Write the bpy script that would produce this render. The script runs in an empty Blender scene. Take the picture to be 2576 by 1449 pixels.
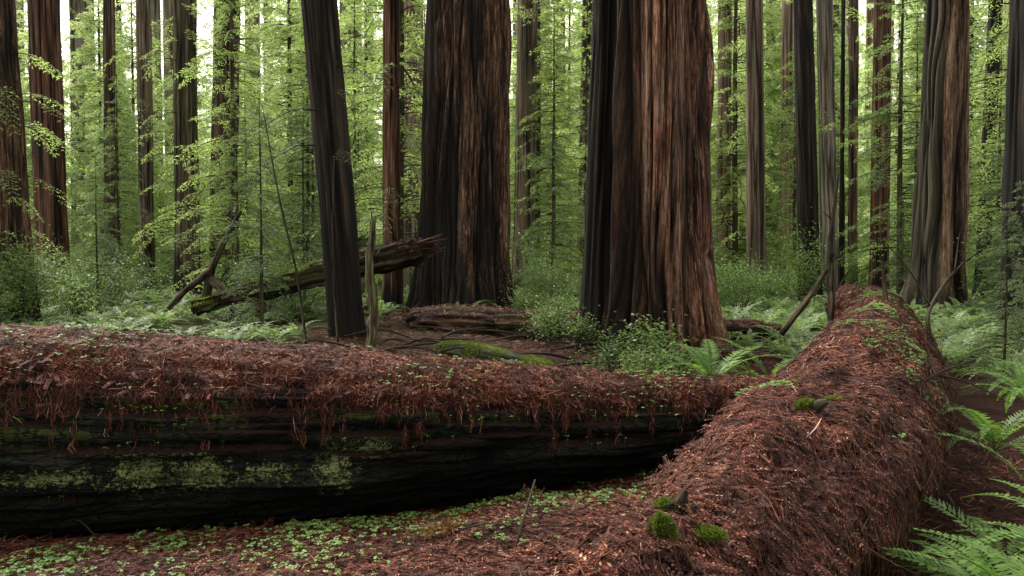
import bpy, math, numpy as np
from mathutils import Vector
rng=np.random.default_rng(7)
scene=bpy.context.scene
col=scene.collection
CAMH=1.9
# ---------------------------------------------------------------- noise
def _h(i,j,k,s):
    n=(i*374761393+j*668265263+k*1274126177+s*974711)&0xffffffff
    n=((n^(n>>13))*1274126177)&0xffffffff
    n=n^(n>>16)
    return n/4294967295.0
def vnoise(p,s=0):
    p=np.asarray(p,float); f=np.floor(p); i=f.astype(np.int64); w=p-f; w=w*w*(3-2*w)
    x,y,z=i[...,0],i[...,1],i[...,2]; a,b,c=w[...,0],w[...,1],w[...,2]
    def L(u,v,t): return u+(v-u)*t
    r=L(L(L(_h(x,y,z,s),_h(x+1,y,z,s),a),L(_h(x,y+1,z,s),_h(x+1,y+1,z,s),a),b),
        L(L(_h(x,y,z+1,s),_h(x+1,y,z+1,s),a),L(_h(x,y+1,z+1,s),_h(x+1,y+1,z+1,s),a),b),c)
    return r*2-1
def fbm(p,o=3,s=0):
    r=0;a=1;t=0
    for k in range(o):
        r=r+a*vnoise(p*(2.03**k),s+k*17);t+=a;a*=.5
    return r/t
def nrm(v): return v/(np.linalg.norm(v,axis=-1,keepdims=True)+1e-9)
# ---------------------------------------------------------------- mesh building
def mk(name,V,Q=None,T=None,mats=(),smooth=False,mi=None,tc=None,cav=None):
    me=bpy.data.meshes.new(name)
    V=np.asarray(V,np.float32)
    parts=[];starts=[];o=0
    if Q is not None and len(Q):
        Q=np.asarray(Q,np.int32);parts.append(Q.ravel());starts.append(o+np.arange(len(Q))*4);o+=len(Q)*4
    if T is not None and len(T):
        T=np.asarray(T,np.int32);parts.append(T.ravel());starts.append(o+np.arange(len(T))*3);o+=len(T)*3
    li=np.concatenate(parts);st=np.concatenate(starts).astype(np.int32)
    me.vertices.add(len(V));me.vertices.foreach_set('co',V.ravel())
    me.loops.add(len(li));me.loops.foreach_set('vertex_index',li)
    me.polygons.add(len(st));me.polygons.foreach_set('loop_start',st)
    if mi is not None: me.polygons.foreach_set('material_index',np.asarray(mi,np.int32))
    me.polygons.foreach_set('use_smooth',np.full(len(st),bool(smooth)))
    me.update(calc_edges=True)
    if tc is not None:
        a=me.attributes.new('tc','FLOAT_VECTOR','POINT');a.data.foreach_set('vector',np.asarray(tc,np.float32).ravel())
    if cav is not None:
        a=me.attributes.new('cav','FLOAT','POINT');a.data.foreach_set('value',np.asarray(cav,np.float32).ravel())
    for m in mats: me.materials.append(m)
    return me
def ob(name,me,parent=None,loc=None):
    o=bpy.data.objects.new(name,me);col.objects.link(o)
    if parent is not None:o.parent=parent
    if loc is not None:o.location=loc
    return o
def tag(o,label=None,category=None,group=None,kind=None):
    if label:o["label"]=label
    if category:o["category"]=category
    if group:o["group"]=group
    if kind:o["kind"]=kind
    return o
def catmull(P,n):
    P=np.asarray(P,float);K=len(P)
    if K==2: 
        t=np.linspace(0,1,n)[:,None];return P[0]*(1-t)+P[1]*t
    E=np.vstack([2*P[0]-P[1],P,2*P[-1]-P[-2]])
    u=np.linspace(0,K-1-1e-6,n);i=u.astype(int);t=(u-i)[:,None]
    a,b,c,d=E[i],E[i+1],E[i+2],E[i+3]
    return .5*((2*b)+(c-a)*t+(2*a-5*b+4*c-d)*t*t+(3*b-a-3*c+d)*t**3)
def tube(pts,rad,nseg,nrow,disp=None,cap=True):
    PR=np.hstack([np.asarray(pts,float),np.asarray(rad,float)[:,None]])
    C=catmull(PR,nrow);c=C[:,:3];r=np.maximum(C[:,3],.002)
    T=nrm(np.gradient(c,axis=0))
    ref=np.array([0,0,1.]) if abs(T[nrow//2,2])<.75 else np.array([0,1.,0])
    S=nrm(np.cross(T,ref));U=nrm(np.cross(S,T))
    s=np.concatenate([[0],np.cumsum(np.linalg.norm(np.diff(c,axis=0),axis=1))])
    th=np.arange(nseg)/nseg*2*np.pi
    TH,SS=np.meshgrid(th,s);RR=np.repeat(r[:,None],nseg,1)
    tc=np.stack([np.cos(TH)*RR,np.sin(TH)*RR,SS],-1)
    cav=np.full(TH.shape,.6)
    R=RR
    if disp is not None:
        d,cav=disp(TH,SS,RR,tc);R=RR+d
    G=c[:,None,:]+R[...,None]*(np.cos(TH)[...,None]*S[:,None,:]+np.sin(TH)[...,None]*U[:,None,:])
    i=np.arange(nrow-1)[:,None];j=np.arange(nseg)[None,:];j2=(j+1)%nseg
    Q=np.stack([i*nseg+j,(i+1)*nseg+j,(i+1)*nseg+j2,i*nseg+j2],-1).reshape(-1,4)
    V=G.reshape(-1,3);tcv=tc.reshape(-1,3);cv=cav.reshape(-1);TT=None
    if cap:
        n=len(V);V=np.vstack([V,c[0],c[-1]]);tcv=np.vstack([tcv,[0,0,0],[0,0,s[-1]]]);cv=np.concatenate([cv,[.2,.2]])
        j=np.arange(nseg);b=(nrow-1)*nseg
        TT=np.vstack([np.stack([np.full(nseg,n),j,(j+1)%nseg],1),np.stack([np.full(nseg,n+1),b+(j+1)%nseg,b+j],1)])
    return dict(V=V,Q=Q,T=TT,tc=tcv,cav=cv,G=G)
def merge(ds):
    V=[];Q=[];T=[];tc=[];cv=[];o=0
    for d in ds:
        V.append(d['V']);Q.append(d['Q']+o);T.append(d['T']+o) if d['T'] is not None else 0
        tc.append(d['tc']);cv.append(d['cav']);o+=len(d['V'])
    return dict(V=np.vstack(V),Q=np.vstack(Q),T=np.vstack(T) if T else None,tc=np.vstack(tc),cav=np.concatenate(cv))
def tmesh(name,d,mats,smooth=True):
    return mk(name,d['V'],d['Q'],d['T'],mats,smooth,tc=d['tc'],cav=d['cav'])
def leaves(P,D,N,L,W,k=.42,fold=0.0):
    P=np.asarray(P,float);D=nrm(D);S=nrm(np.cross(N,D))
    L=np.broadcast_to(np.asarray(L,float),(len(P),))[:,None];W=np.broadcast_to(np.asarray(W,float),(len(P),))[:,None]
    m=P+D*L*k
    V=np.stack([P,m+S*W/2,P+D*L,m-S*W/2],1).reshape(-1,3)
    Q=np.arange(len(P)*4).reshape(-1,4)
    return V,Q
def strands(P,N,L,W,bias=None,lift=.01,bend=.15,tilt=.18):
    n=len(P);d=rng.normal(size=(n,3))
    if bias is not None:d=d+bias
    d=nrm(d-(d*N).sum(1,keepdims=True)*N);d=nrm(d+N*rng.normal(0,tilt,(n,1)))
    S=nrm(np.cross(N,d));Nn=np.cross(d,S)
    L=np.broadcast_to(np.asarray(L,float),(n,))[:,None];W=np.broadcast_to(np.asarray(W,float),(n,))[:,None]
    b=rng.normal(0,bend,(n,1))*L
    c=P+N*(np.abs(rng.normal(0,lift,(n,1)))+.003)
    roll=rng.uniform(-.7,.7,(n,1));Sw=S*np.cos(roll)+Nn*np.sin(roll)
    p0=c-d*L/2;p1=c+d*L/2-N*L*.05;pm=c+S*b+N*L*.04
    V=np.stack([p0-Sw*W*.3,p0+Sw*W*.3,pm-Sw*W/2,pm+Sw*W/2,p1-Sw*W*.2,p1+Sw*W*.2],1).reshape(-1,3)
    a=np.arange(n)[:,None]*6
    Q=np.concatenate([a+np.array([[0,1,3,2]]),a+np.array([[2,3,5,4]])],0)
    return V,Q
def flatsprays(P,N,L):
    # small dead redwood sprays: a central rib with short paired needles
    n=len(P);d=rng.normal(size=(n,3));d=nrm(d-(d*N).sum(1,keepdims=True)*N);d=nrm(d+N*rng.normal(0,.12,(n,1)))
    S=nrm(np.cross(N,d));c=P+N*rng.uniform(.008,.03,(n,1));L=np.asarray(L)[:,None]
    Vs=[]
    rib=np.stack([c-S*.0015,c+S*.0015,c+d*L+S*.001,c+d*L-S*.001],1).reshape(-1,3);Vs.append(rib)
    for u in np.linspace(.15,.95,7):
        for sg in(-1,1):
            b=c+d*L*u;dd=nrm(d*.6+sg*S);l=L*.20*(1.1-u*.5);w=L*.04
            q=nrm(np.cross(N,dd))
            Vs.append(np.stack([b,b+dd*l*.5+q*w,b+dd*l,b+dd*l*.5-q*w],1).reshape(-1,3))
    V=np.vstack(Vs);return V,np.arange(len(V)).reshape(-1,4)
def prisms(P0,P1,r0,r1):
    P0=np.asarray(P0,float);P1=np.asarray(P1,float);n=len(P0)
    D=nrm(P1-P0);A=nrm(np.cross(D,np.array([.13,.31,.94])));B=np.cross(D,A)
    r0=np.broadcast_to(r0,(n,))[:,None];r1=np.broadcast_to(r1,(n,))[:,None]
    vs=[]
    for P,r in((P0,r0),(P1,r1)):
        for k in range(3):
            a=k*2*math.pi/3;vs.append(P+r*(A*math.cos(a)+B*math.sin(a)))
    V=np.stack(vs,1).reshape(-1,3);a=np.arange(n)[:,None]*6
    Q=np.concatenate([a+np.array([[k,(k+1)%3,3+(k+1)%3,3+k]]) for k in range(3)],0)
    return V,Q
class Acc:
    def __init__(s):s.V=[];s.Q=[];s.M=[];s.o=0
    def add(s,VQ,m=0):
        V,Q=VQ
        if len(V)==0:return
        s.V.append(V);s.Q.append(Q+s.o);s.M.append(np.full(len(Q),m));s.o+=len(V)
    def mesh(s,name,mats,smooth=False):
        return mk(name,np.vstack(s.V),np.vstack(s.Q),None,mats,smooth,mi=np.concatenate(s.M))
def sample(G,n,wf):
    a=G;b=np.roll(G,-1,1)
    A=a[:-1].reshape(-1,3);B=b[:-1].reshape(-1,3);C=b[1:].reshape(-1,3);D=a[1:].reshape(-1,3)
    N=np.cross(C-A,D-B);ar=np.linalg.norm(N,axis=1);N=N/(ar[:,None]+1e-12)
    cen=(A+B+C+D)/4
    axis=G.mean(1);ax=np.repeat(axis[:-1],G.shape[1],0)
    N=N*np.sign(((cen-ax)*N).sum(1,keepdims=True)+1e-9)
    w=ar*wf(cen,N);w=w/w.sum()
    i=rng.choice(len(w),n,p=w);u=rng.random((n,1));v=rng.random((n,1))
    P=(A[i]*(1-u)+B[i]*u)*(1-v)+(D[i]*(1-u)+C[i]*u)*v
    return P,N[i]
# ---------------------------------------------------------------- materials
def newmat(name):
    m=bpy.data.materials.new(name);m.use_nodes=True;nt=m.node_tree;nt.nodes.clear()
    return m,nt,nt.nodes,nt.links
def ramp(nt,stops,interp='LINEAR'):
    r=nt.nodes.new('ShaderNodeValToRGB');e=r.color_ramp.elements;r.color_ramp.interpolation=interp
    e[0].position=stops[0][0];e[0].color=(*stops[0][1],1);e[1].position=stops[-1][0];e[1].color=(*stops[-1][1],1)
    for p,c in stops[1:-1]:
        x=e.new(p);x.color=(*c,1)
    return r
def noise(nt,vec,scale,detail=5,rough=.6,mp=None):
    if mp is not None:
        m=nt.nodes.new('ShaderNodeMapping');m.inputs['Scale'].default_value=mp;nt.links.new(vec,m.inputs[0]);vec=m.outputs[0]
    n=nt.nodes.new('ShaderNodeTexNoise');n.inputs['Scale'].default_value=scale;n.inputs['Detail'].default_value=detail;n.inputs['Roughness'].default_value=rough
    nt.links.new(vec,n.inputs['Vector']);return n.outputs['Fac']
def mixc(nt,f,a,b,mode='MIX'):
    m=nt.nodes.new('ShaderNodeMix');m.data_type='RGBA';m.blend_type=mode
    for s,x in((m.inputs[0],f),(m.inputs[6],a),(m.inputs[7],b)):
        if hasattr(x,'links') or hasattr(x,'is_linked'):nt.links.new(x,s)
        elif isinstance(x,tuple):s.default_value=(*x,1)
        else:s.default_value=x
    return m.outputs[2]
def math_(nt,op,a,b=None,c=None):
    m=nt.nodes.new('ShaderNodeMath');m.operation=op
    for k,x in enumerate((a,b,c)):
        if x is None:continue
        if hasattr(x,'is_linked'):nt.links.new(x,m.inputs[k])
        else:m.inputs[k].default_value=x
    return m.outputs[0]
def maprange(nt,x,a,b,c=0,d=1):
    m=nt.nodes.new('ShaderNodeMapRange');nt.links.new(x,m.inputs[0])
    for k,v in zip((1,2,3,4),(a,b,c,d)):m.inputs[k].default_value=v
    return m.outputs[0]
def attr(nt,n,out='Vector'):
    a=nt.nodes.new('ShaderNodeAttribute');a.attribute_name=n;return a.outputs[out]
def finish(nt,colr,rough=.85,bump=None,bs=.5,bd=.02,spec=.3):
    p=nt.nodes.new('ShaderNodeBsdfPrincipled');o=nt.nodes.new('ShaderNodeOutputMaterial')
    nt.links.new(colr,p.inputs['Base Color']);p.inputs['Specular IOR Level'].default_value=spec
    if hasattr(rough,'is_linked'):nt.links.new(rough,p.inputs['Roughness'])
    else:p.inputs['Roughness'].default_value=rough
    if bump is not None:
        b=nt.nodes.new('ShaderNodeBump');b.inputs['Strength'].default_value=bs;b.inputs['Distance'].default_value=bd
        nt.links.new(bump,b.inputs['Height']);nt.links.new(b.outputs[0],p.inputs['Normal'])
    nt.links.new(p.outputs[0],o.inputs[0]);return p
def bark_mat(name,dark,mid,light,char=.4,charz=4.,grey=0.0,moss=0.0,side=None,sidecol=(.012,.009,.007),f1=5.,f2=15.,fine=False,strip=None):
    m,nt,N,L=newmat(name)
    tc=attr(nt,'tc');cav=attr(nt,'cav','Fac')
    n1=noise(nt,tc,1,5,.6,(f1,f1,.22));n2=noise(nt,tc,1,6,.72,(f2,f2,.7));n3=noise(nt,tc,1,3,.5,(1.1,1.1,.22));n4=noise(nt,tc,1,4,.6,(2.4,2.4,.3))
    f=math_(nt,'ADD',math_(nt,'MULTIPLY',n1,.45),math_(nt,'MULTIPLY',n2,.55))
    c=ramp(nt,[(.39,tuple(x*.5 for x in dark)),(.46,tuple((x+y)/2 for x,y in zip(dark,mid))),(.53,mid),(.62,light)]);L.new(f,c.inputs[0]);c=c.outputs[0]
    c=mixc(nt,maprange(nt,n4,.35,.65,.0,.55),c,mixc(nt,1.,c,(.45,.42,.4),'MULTIPLY'))
    sep=N.new('ShaderNodeSeparateXYZ');L.new(tc,sep.inputs[0])
    if strip is not None:
        for off,wd,am in((strip,.13,.8),(strip-.62,.20,.6)):
            a=math_(nt,'ABSOLUTE',math_(nt,'SUBTRACT',math_(nt,'ADD',sep.outputs[0],math_(nt,'MULTIPLY',n4,.25)),off+.12))
            sm=math_(nt,'MULTIPLY',maprange(nt,a,.03,wd,1,0),maprange(nt,n2,.40,.54))
            c=mixc(nt,math_(nt,'MULTIPLY',sm,am),c,(.70,.46,.33))
    h=math_(nt,'ADD',math_(nt,'MULTIPLY',n1,.5),math_(nt,'MULTIPLY',n2,.5))
    if fine:
        n5=noise(nt,tc,1,5,.85,(f2*2.4,f2*2.4,1.6))
        c=mixc(nt,maprange(nt,n5,.50,.40,.0,.92),c,tuple(x*.35 for x in dark))
        c=mixc(nt,maprange(nt,n5,.54,.64,.0,.75),c,tuple(min(1,x*1.25) for x in light))
        h=math_(nt,'ADD',h,math_(nt,'MULTIPLY',n5,.6))
    if grey>0:
        c=mixc(nt,math_(nt,'MULTIPLY',maprange(nt,math_(nt,'ADD',math_(nt,'MULTIPLY',n4,.5),math_(nt,'MULTIPLY',n2,.5)),.50,.62),grey),c,(.24,.22,.165))
    if moss>0:
        c=mixc(nt,math_(nt,'MULTIPLY',maprange(nt,n3,.48,.7),moss),c,(.07,.095,.025))
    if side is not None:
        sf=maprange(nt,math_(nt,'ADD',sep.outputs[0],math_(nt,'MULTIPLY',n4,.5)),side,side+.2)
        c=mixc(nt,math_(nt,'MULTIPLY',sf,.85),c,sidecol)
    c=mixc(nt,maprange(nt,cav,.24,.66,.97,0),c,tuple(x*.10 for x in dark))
    zf=maprange(nt,sep.outputs[2],0,charz,.26,-.05)
    cf=maprange(nt,math_(nt,'ADD',n3,zf),.68-char*.4,.76-char*.4)
    c=mixc(nt,math_(nt,'MULTIPLY',cf,.85),c,(.009,.008,.007))
    finish(nt,c,.8,h,1.,.16,.2)
    return m
def leaf_mat(name,c1,c2,trans=.45,rough=.55,dk=.4,tm=(1.8,1.85,1.28)):
    m,nt,N,L=newmat(name)
    g=N.new('ShaderNodeNewGeometry');n=noise(nt,g.outputs['Position'],.45,3,.6)
    c=mixc(nt,g.outputs['Random Per Island'],c1,c2)
    c=mixc(nt,maprange(nt,n,.38,.62,.0,1),c,mixc(nt,.5,c,tuple(x*dk for x in c1)))
    p=N.new('ShaderNodeBsdfPrincipled');p.inputs['Roughness'].default_value=rough;p.inputs['Specular IOR Level'].default_value=.2
    t=N.new('ShaderNodeBsdfTranslucent');mx=N.new('ShaderNodeMixShader');o=N.new('ShaderNodeOutputMaterial')
    L.new(c,p.inputs['Base Color']);
    c2_=mixc(nt,1.0,c,tm,'MULTIPLY');L.new(c2_,t.inputs[0])
    mx.inputs[0].default_value=trans;L.new(p.outputs[0],mx.inputs[1]);L.new(t.outputs[0],mx.inputs[2]);L.new(mx.outputs[0],o.inputs[0])
    return m
def litter_mat(name,stops):
    m,nt,N,L=newmat(name);g=N.new('ShaderNodeNewGeometry')
    r=ramp(nt,stops);L.new(g.outputs['Random Per Island'],r.inputs[0])
    n=noise(nt,g.outputs['Position'],3.0,6,.75)
    c=mixc(nt,maprange(nt,n,.40,.60,.0,.82),r.outputs[0],(.020,.007,.006))
    finish(nt,c,.7,spec=.14);return m
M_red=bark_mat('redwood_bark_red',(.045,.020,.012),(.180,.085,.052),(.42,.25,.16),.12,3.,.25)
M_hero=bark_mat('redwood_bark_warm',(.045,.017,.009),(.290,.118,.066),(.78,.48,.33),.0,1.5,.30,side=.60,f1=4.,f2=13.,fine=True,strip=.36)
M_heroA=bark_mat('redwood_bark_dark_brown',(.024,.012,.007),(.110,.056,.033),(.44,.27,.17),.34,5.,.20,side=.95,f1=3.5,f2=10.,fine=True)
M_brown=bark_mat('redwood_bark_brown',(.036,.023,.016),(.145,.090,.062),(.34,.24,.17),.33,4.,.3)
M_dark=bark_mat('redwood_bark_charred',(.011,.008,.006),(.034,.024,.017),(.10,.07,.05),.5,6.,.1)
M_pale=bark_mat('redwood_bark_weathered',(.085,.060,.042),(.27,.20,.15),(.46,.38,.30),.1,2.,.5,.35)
M_barkhaze=bark_mat('redwood_bark_hazed',(.20,.17,.135),(.40,.34,.28),(.55,.49,.41),.0,1.,.4,.3)  # air haze painted into the bark colour of far trunks
M_barkhaze_red=bark_mat('redwood_bark_hazed_red',(.18,.12,.09),(.37,.26,.20),(.52,.41,.33),.0,1.,.2,.1)  # reddish bark lightened in its colour to imitate haze
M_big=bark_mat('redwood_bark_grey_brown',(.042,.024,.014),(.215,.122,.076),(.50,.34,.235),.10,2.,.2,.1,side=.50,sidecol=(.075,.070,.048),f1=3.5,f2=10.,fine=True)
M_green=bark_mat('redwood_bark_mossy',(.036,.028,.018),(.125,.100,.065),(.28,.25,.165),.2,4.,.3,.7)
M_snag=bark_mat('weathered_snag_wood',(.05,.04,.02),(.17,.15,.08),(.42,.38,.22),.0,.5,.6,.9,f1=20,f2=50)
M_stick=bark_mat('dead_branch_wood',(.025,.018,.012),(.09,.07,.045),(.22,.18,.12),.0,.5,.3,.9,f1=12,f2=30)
M_rot=bark_mat('rotten_log_wood',(.02,.010,.007),(.065,.036,.022),(.18,.11,.065),.15,.5,.2,1.0)
M_leafA=leaf_mat('conifer_foliage_green',(.095,.150,.060),(.205,.280,.120),.5)
M_leafB=leaf_mat('conifer_foliage_bright',(.185,.258,.100),(.345,.428,.185),.55,dk=.65)  # a little of the haze between trees is mixed into this green
M_leafhaze=leaf_mat('conifer_foliage_hazed',(.38,.48,.26),(.54,.62,.38),.55,dk=.85,tm=(1.65,1.65,1.3))  # pale, greyed leaf colour stands in for haze over distant foliage
M_leafC=leaf_mat('conifer_foliage_greygreen',(.075,.120,.064),(.160,.215,.112),.4)
M_fern=leaf_mat('fern_frond_green',(.060,.130,.026),(.165,.280,.065),.4,.45)
M_fernfar=leaf_mat('fern_cover_green',(.095,.155,.064),(.225,.305,.135),.4,.5)
M_shrub=leaf_mat('shrub_leaf_green',(.06,.11,.035),(.16,.24,.075),.4,.4)
M_ox=leaf_mat('oxalis_leaf_green',(.080,.165,.036),(.215,.340,.100),.3,.5)
M_moss=leaf_mat('bright_moss',(.06,.095,.012),(.18,.24,.03),.3,.8,dk=.6)
M_dryfern=leaf_mat('dry_fern_brown',(.07,.032,.014),(.26,.13,.055),.3,.7)
M_twig=litter_mat('twig_wood',[(0,(.02,.013,.009)),(1,(.06,.04,.028))])
M_lit=litter_mat('needle_litter_red',[(0,(.012,.005,.004)),(.28,(.048,.012,.008)),(.6,(.115,.029,.017)),(.84,(.205,.060,.035)),(.94,(.32,.135,.085)),(1,(.50,.36,.26))])
def duff_mat():
    m,nt,N,L=newmat('forest_duff');g=N.new('ShaderNodeNewGeometry');P=g.outputs['Position']
    a=noise(nt,P,9,8,.7);b=noise(nt,P,55,4,.7);c0=noise(nt,P,.35,3,.5)
    f=math_(nt,'ADD',math_(nt,'MULTIPLY',a,.5),math_(nt,'MULTIPLY',b,.5))
    r=ramp(nt,[(.3,(.007,.004,.004)),(.5,(.026,.010,.007)),(.68,(.07,.026,.017))]);L.new(f,r.inputs[0])
    sp=N.new('ShaderNodeSeparateXYZ');L.new(P,sp.inputs[0])
    gf=math_(nt,'MULTIPLY',maprange(nt,sp.outputs[1],16,30),maprange(nt,c0,.3,.55))
    c=mixc(nt,gf,r.outputs[0],(.04,.06,.016))
    finish(nt,c,.9,f,1.,.04,.1);return m
M_duff=duff_mat()
def logchar_mat():
    m,nt,N,L=newmat('charred_mossy_log_bark')
    tc=attr(nt,'tc');cav=attr(nt,'cav','Fac');g=N.new('ShaderNodeNewGeometry');P=g.outputs['Position']
    n1=noise(nt,tc,1,6,.65,(15,15,.8));n2=noise(nt,tc,1,6,.8,(34,34,9));n3=noise(nt,P,1.3,5,.65);n4=noise(nt,P,16,6,.75)
    f=math_(nt,'ADD',math_(nt,'MULTIPLY',n1,.55),math_(nt,'MULTIPLY',n2,.45))
    r=ramp(nt,[(.41,(.001,.001,.001)),(.50,(.006,.0063,.0066)),(.58,(.016,.017,.017)),(.7,(.055,.057,.054))]);L.new(f,r.inputs[0]);c=r.outputs[0]
    vo=N.new('ShaderNodeTexVoronoi');vo.feature='DISTANCE_TO_EDGE';mp=N.new('ShaderNodeMapping');mp.inputs['Scale'].default_value=(18,18,7);L.new(tc,mp.inputs[0]);L.new(mp.outputs[0],vo.inputs['Vector']);vo.inputs['Scale'].default_value=1
    crack=maprange(nt,vo.outputs['Distance'],.0,.09,1,0)
    c=mixc(nt,math_(nt,'MULTIPLY',crack,.85),c,(.0008,.0008,.0008))
    c=mixc(nt,maprange(nt,cav,.25,.58,.97,0),c,(.0006,.0006,.0006))
    sp=N.new('ShaderNodeSeparateXYZ');L.new(P,sp.inputs[0])
    mossband=maprange(nt,sp.outputs[2],.45,.80,.10,1)
    mf=math_(nt,'MULTIPLY',math_(nt,'MULTIPLY',maprange(nt,n3,.42,.56),maprange(nt,n4,.46,.56)),mossband)
    mf=math_(nt,'MULTIPLY',mf,maprange(nt,n1,.42,.54))
    c=mixc(nt,math_(nt,'MULTIPLY',mf,.95),c,mixc(nt,n2,(.025,.045,.006),(.13,.20,.025)))
    tot=None
    for (x,z,sx,sz) in((-2.62,.38,.22,.12),(-2.25,.36,.20,.12),(-1.32,.36,.12,.16),(-1.08,.48,.14,.06),(-3.2,.38,.35,.05),(-1.8,.34,.2,.06)):
        dx=math_(nt,'DIVIDE',math_(nt,'SUBTRACT',sp.outputs[0],x),sx);dz=math_(nt,'DIVIDE',math_(nt,'SUBTRACT',sp.outputs[2],z),sz)
        d=math_(nt,'SQRT',math_(nt,'ADD',math_(nt,'MULTIPLY',dx,dx),math_(nt,'MULTIPLY',dz,dz)))
        v=maprange(nt,d,0,2.3,.155,0)
        tot=v if tot is None else math_(nt,'MAXIMUM',tot,v)
    n5=noise(nt,P,13,8,.9);n6=noise(nt,P,48,4,.8)
    lf=maprange(nt,math_(nt,'ADD',math_(nt,'ADD',math_(nt,'MULTIPLY',n5,.6),math_(nt,'MULTIPLY',n6,.4)),tot),.60,.66)
    lf=math_(nt,'MULTIPLY',lf,maprange(nt,cav,.3,.7,.1,.9))
    c=mixc(nt,lf,c,mixc(nt,n6,(.18,.27,.06),(.48,.55,.24)))
    nz=N.new('ShaderNodeSeparateXYZ');L.new(g.outputs['Normal'],nz.inputs[0])
    df=maprange(nt,math_(nt,'ADD',nz.outputs[2],math_(nt,'MULTIPLY',n4,.5)),.72,.95)
    c=mixc(nt,df,c,(.020,.008,.006))
    hh_=math_(nt,'SUBTRACT',f,math_(nt,'MULTIPLY',crack,.25))
    finish(nt,c,.75,hh_,1.,.10,.14);return m
M_char=logchar_mat()
def wrap_mat():
    m,nt,N,L=newmat('litter_covered_log');g=N.new('ShaderNodeNewGeometry');P=g.outputs['Position']
    a=noise(nt,P,14,8,.7);b=noise(nt,P,70,4,.7)
    f=math_(nt,'ADD',math_(nt,'MULTIPLY',a,.5),math_(nt,'MULTIPLY',b,.5))
    r=ramp(nt,[(.3,(.005,.003,.003)),(.52,(.018,.007,.005)),(.7,(.05,.018,.012))]);L.new(f,r.inputs[0])
    finish(nt,r.outputs[0],.9,f,1.,.04,.1);return m
M_wrap=wrap_mat()
# ---------------------------------------------------------------- ground
def gz(x,y):
    x=np.asarray(x,float);y=np.asarray(y,float)
    p=np.stack([x*.35,y*.35,np.zeros_like(x)+.5],-1)
    z=.10*fbm(p,3,5)*np.clip((y-8)/8,0.25,1)
    z=z+.035*fbm(np.stack([x*2.3,y*2.3,np.zeros_like(x)],-1),3,9)
    z=z+.40*np.exp(-(((x+1.2)/3.0)**2+((y-24)/3.0)**2))+.25*np.exp(-(((x-2.6)/2)**2+((y-15.5)/2.)**2))
    z=z+.16*np.exp(-(((x-.9)/1.1)**2+((y-5.4)/.9)**2))
    z=z-.22*np.exp(-((y-(6.0+.16*(x+3.5)))/.55)**2)*np.clip((1.-x)/2.,0,1)*np.clip((x+9)/2,0,1)
    z=z+np.clip((y-60)/60,0,1)*1.0
    return z
def axis(a,b,fine0,fine1,step):
    f=list(np.arange(fine0,fine1,step));l=[];r=[];s=step;x=fine0
    while x>a:
        s*=1.18;x-=s;l.append(x)
    s=step;x=f[-1]
    while x<b:
        s*=1.18;x+=s;r.append(x)
    return np.array(l[::-1]+f+r)
gx=axis(-500,500,-8,9,.09);gy=axis(-300,700,2.,20,.09)
XX,YY=np.meshgrid(gx,gy);ZZ=gz(XX,YY);nx=len(gx);ny=len(gy)
i=np.arange(ny-1)[:,None];j=np.arange(nx-1)[None,:]
Q=np.stack([i*nx+j,i*nx+j+1,(i+1)*nx+j+1,(i+1)*nx+j],-1).reshape(-1,4)
g=ob('ground',mk('ground',np.stack([XX,YY,ZZ],-1).reshape(-1,3),Q,None,[M_duff],True));tag(g,kind='structure',label='reddish forest floor of needle duff and soil',category='ground')
# ---------------------------------------------------------------- foliage
def spray(A,o,az,Lb,droop=.35,rise=.15,wmax=.35,step=.14,leafL=.15,leafW=.042,bare=.2,m=0,mt=1,roll=.5,wood=True,k=3):
    o=np.asarray(o,float)
    n=max(3,int(Lb/step));t=(np.arange(n)+rng.random(n)*.6)/n
    h=np.array([math.cos(az),math.sin(az),0]);rl=rng.normal(0,roll)
    sd=np.array([-math.sin(az),math.cos(az),0])*math.cos(rl)+np.array([0,0,math.sin(rl)])
    wob=rng.normal(0,.08)
    def pos(t):return o+h*(Lb*t)[:,None]+np.array([0,0,1.])*((rise*t-droop*t*t)*Lb)[:,None]+sd*(wob*Lb*t*t)[:,None]
    if wood:
        tt=np.linspace(0,1,5);pp=pos(tt);r=.006+.008*Lb*(1-tt)
        A.add(prisms(pp[:-1],pp[1:],r[:-1],r[1:]),mt)
    P=pos(t);fw=nrm(h[None]+np.array([0,0,1.])*(rise-2*droop*t)[:,None])
    keep=t>bare
    P=P[keep];fw=fw[keep];t=t[keep];n=len(t)
    if n==0:return
    Ps=[];Ds=[]
    for sg in(-1,1):
        tl=wmax*Lb*.5*np.sin(np.clip((1-t)*1.25+.25,0,1.45))*rng.uniform(.5,1.15,n)
        td=nrm(fw*.55+sg*sd*.85+np.array([0,0,-.22])+rng.normal(0,.12,(n,3)))
        for u in np.linspace(.15,.95,k):
            b=P+td*(tl*u)[:,None]-np.array([0,0,1.])*(tl*u*u*.25)[:,None]
            for s2 in(-1,1):
                Ps.append(b);Ds.append(td*.8+s2*np.cross(td,np.cross(sd,h)[None])*.55+rng.normal(0,.2,(n,3)))
    Ps=np.vstack(Ps);Ds=np.vstack(Ds)
    Nn=np.cross(sd,h)[None]+rng.normal(0,.35,(len(Ps),3))
    A.add(leaves(Ps,Ds,Nn,leafL*rng.uniform(.6,1.3,len(Ps)),leafW*rng.uniform(.7,1.3,len(Ps))),m)
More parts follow.
